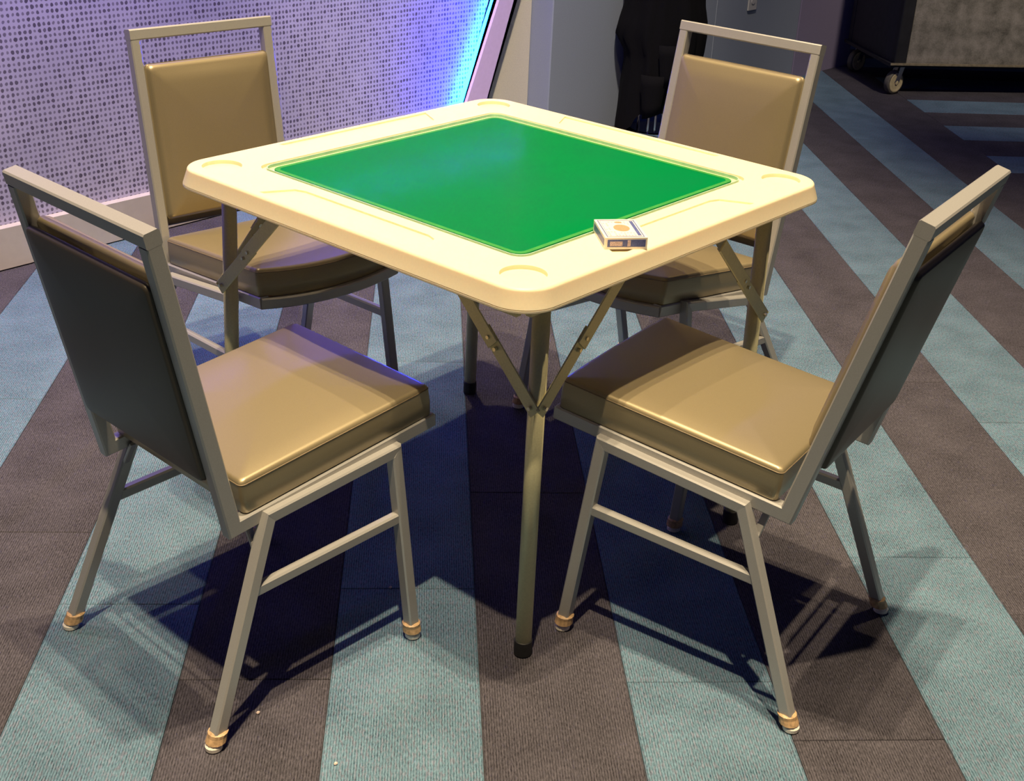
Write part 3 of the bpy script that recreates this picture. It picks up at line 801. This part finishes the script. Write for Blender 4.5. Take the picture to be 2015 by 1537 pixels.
mb = MB(); mb.rings([[tt * (r * math.cos(q)) + nn * (r * math.sin(q)) + Vector((0, 0, z)) for q in [2 * PI * i / 28 for i in range(28)]] for z, r in ((0, 0.11), (0.010, 0.11), (0.014, 0.10))])
mb.build('base_plate', M['chrome'], stand)
tag(stand, 'chrome rod stand showing under the hem of the black cloth', 'stand')

# ------------------------------------------------------------------ rolling cart, far right
cart = empty('rolling_cart', (4.27, 1.25, 0), math.radians(-41))
tag(cart, 'dark rolling cart with mottled grey front panel and cream casters', 'cart')
CW, CD, Z0, Z1 = 1.75, 0.62, 0.155, 1.15
mb = MB(); mb.box((-0.02, -0.012, Z0 - 0.012), (CW, CD, Z0 + 0.004), ch=0.002); mb.build('base_deck', M['cart_black'], cart)
mb = MB(); mb.box((-0.022, -0.020, Z0 - 0.002), (CW, -0.012, Z0 + 0.008), ch=0.001); mb.build('metal_edge', M['brass'], cart)
mb = MB(); mb.box((0.062, 0.0, Z0 + 0.004), (CW - 0.06, 0.03, Z1), ch=0.002); mb.build('front_panel', M['mottle'], cart)
for x0 in (0.0, CW - 0.06):
    mb = MB(); mb.box((x0, -0.006, Z0 + 0.004), (x0 + 0.062, 0.04, Z1 + 0.02), ch=0.004); mb.build('corner_post', M['cart_black'], cart)
mb = MB(); mb.box((0.004, 0.04, Z0 + 0.004), (0.03, CD - 0.04, Z1), ch=0.002); mb.build('side_panel', M['cart_side'], cart)
mb = MB(); mb.box((0.0, CD - 0.04, Z0 + 0.004), (CW, CD, Z1), ch=0.002); mb.build('rear_panel', M['cart_side'], cart)
mb = MB(); mb.box((CW - 0.03, 0.04, Z0 + 0.004), (CW, CD - 0.04, Z1), ch=0.002); mb.build('side_panel', M['cart_side'], cart)
mb = MB(); mb.box((-0.01, -0.01, Z1 + 0.02), (CW + 0.01, CD + 0.01, Z1 + 0.045), ch=0.004); mb.build('lid', M['cart_black'], cart)
for cx, cy in ((0.055, 0.055), (CW - 0.06, 0.055), (0.055, CD - 0.06), (CW - 0.06, CD - 0.06)):
    ca_ = math.radians(-12 + 41 + 35); wx = Vector((math.cos(ca_), math.sin(ca_), 0)); wy = Vector((-math.sin(ca_), math.cos(ca_), 0))
    wx = Vector((0.45, -0.89, 0)).normalized(); wy = Vector((0.89, 0.45, 0))
    c = Vector((cx, cy, 0.058)) - wy * 0.02
    R = 0.058
    mb = MB()
    for s_ in (-1, 1): mb.bar(c + wx * (s_ * 0.020) + wy * 0.0, c + wx * (s_ * 0.018) + wy * 0.030 + Vector((0, 0, 0.083)), 0.030, 0.004, wy, ch=0.001)
    mb.box((cx - 0.04, cy - 0.04, 0.138), (cx + 0.04, cy + 0.04, 0.143), ch=0.001)
    fork = mb.build('caster_fork', M['chrome'], cart)
    def wring(r, o): return [c + wx * o + wy * (r * math.cos(q)) + Vector((0, 0, r * math.sin(q))) for q in [2 * PI * i / 28 for i in range(28)]]
    mb = MB(); mb.rings([wring(R - 0.012, -0.015), wring(R - 0.002, -0.014), wring(R, -0.009), wring(R, 0.009), wring(R - 0.002, 0.014), wring(R - 0.012, 0.015)])
    whl = mb.build('wheel', M['tyre'], fork, smooth=True)
    mb = MB(); mb.rings([wring(R - 0.010, -0.0165), wring(R - 0.014, -0.018), wring(0.012, -0.014), wring(0.010, -0.022), wring(0.002, -0.023)])
    mb.rings([wring(R - 0.010, 0.0165), wring(R - 0.014, 0.018), wring(0.012, 0.014), wring(0.010, 0.022), wring(0.002, 0.023)])
    hub = mb.build('wheel_hub', M['wheel'], fork)

# ------------------------------------------------------------------ tiny crumbs on the carpet
for i, (x, y, w_, l_) in enumerate(((-0.265, 0.003, 'pinkish', 'by the near front leg of the front left chair'), (-0.355, -0.068, 'pale', 'in the shadow under the front left chair'),
                        (-0.742, -0.17, 'white', 'on the brown strip right of the nearest chair foot'), (-0.731, -0.346, 'white', 'on the teal strip at the bottom of the photo'))):
    me_r = []
    for z, r in ((0.0, 0.002), (0.0015, 0.0035), (0.0035, 0.002)):
        me_r.append([Vector((r * (1 + 0.3 * math.sin(3 * q + i)) * math.cos(q), 0.8 * r * math.sin(q), z)) for q in [2 * PI * s / 8 for s in range(8)]])
    mb = MB(); mb.rings(me_r)
    o = mb.build('crumb', M['crumb']); o.location = (x, y, 0.0)
    tag(o, 'tiny %s crumb on the carpet %s' % (w_, l_), 'crumb', 'crumbs on the carpet')
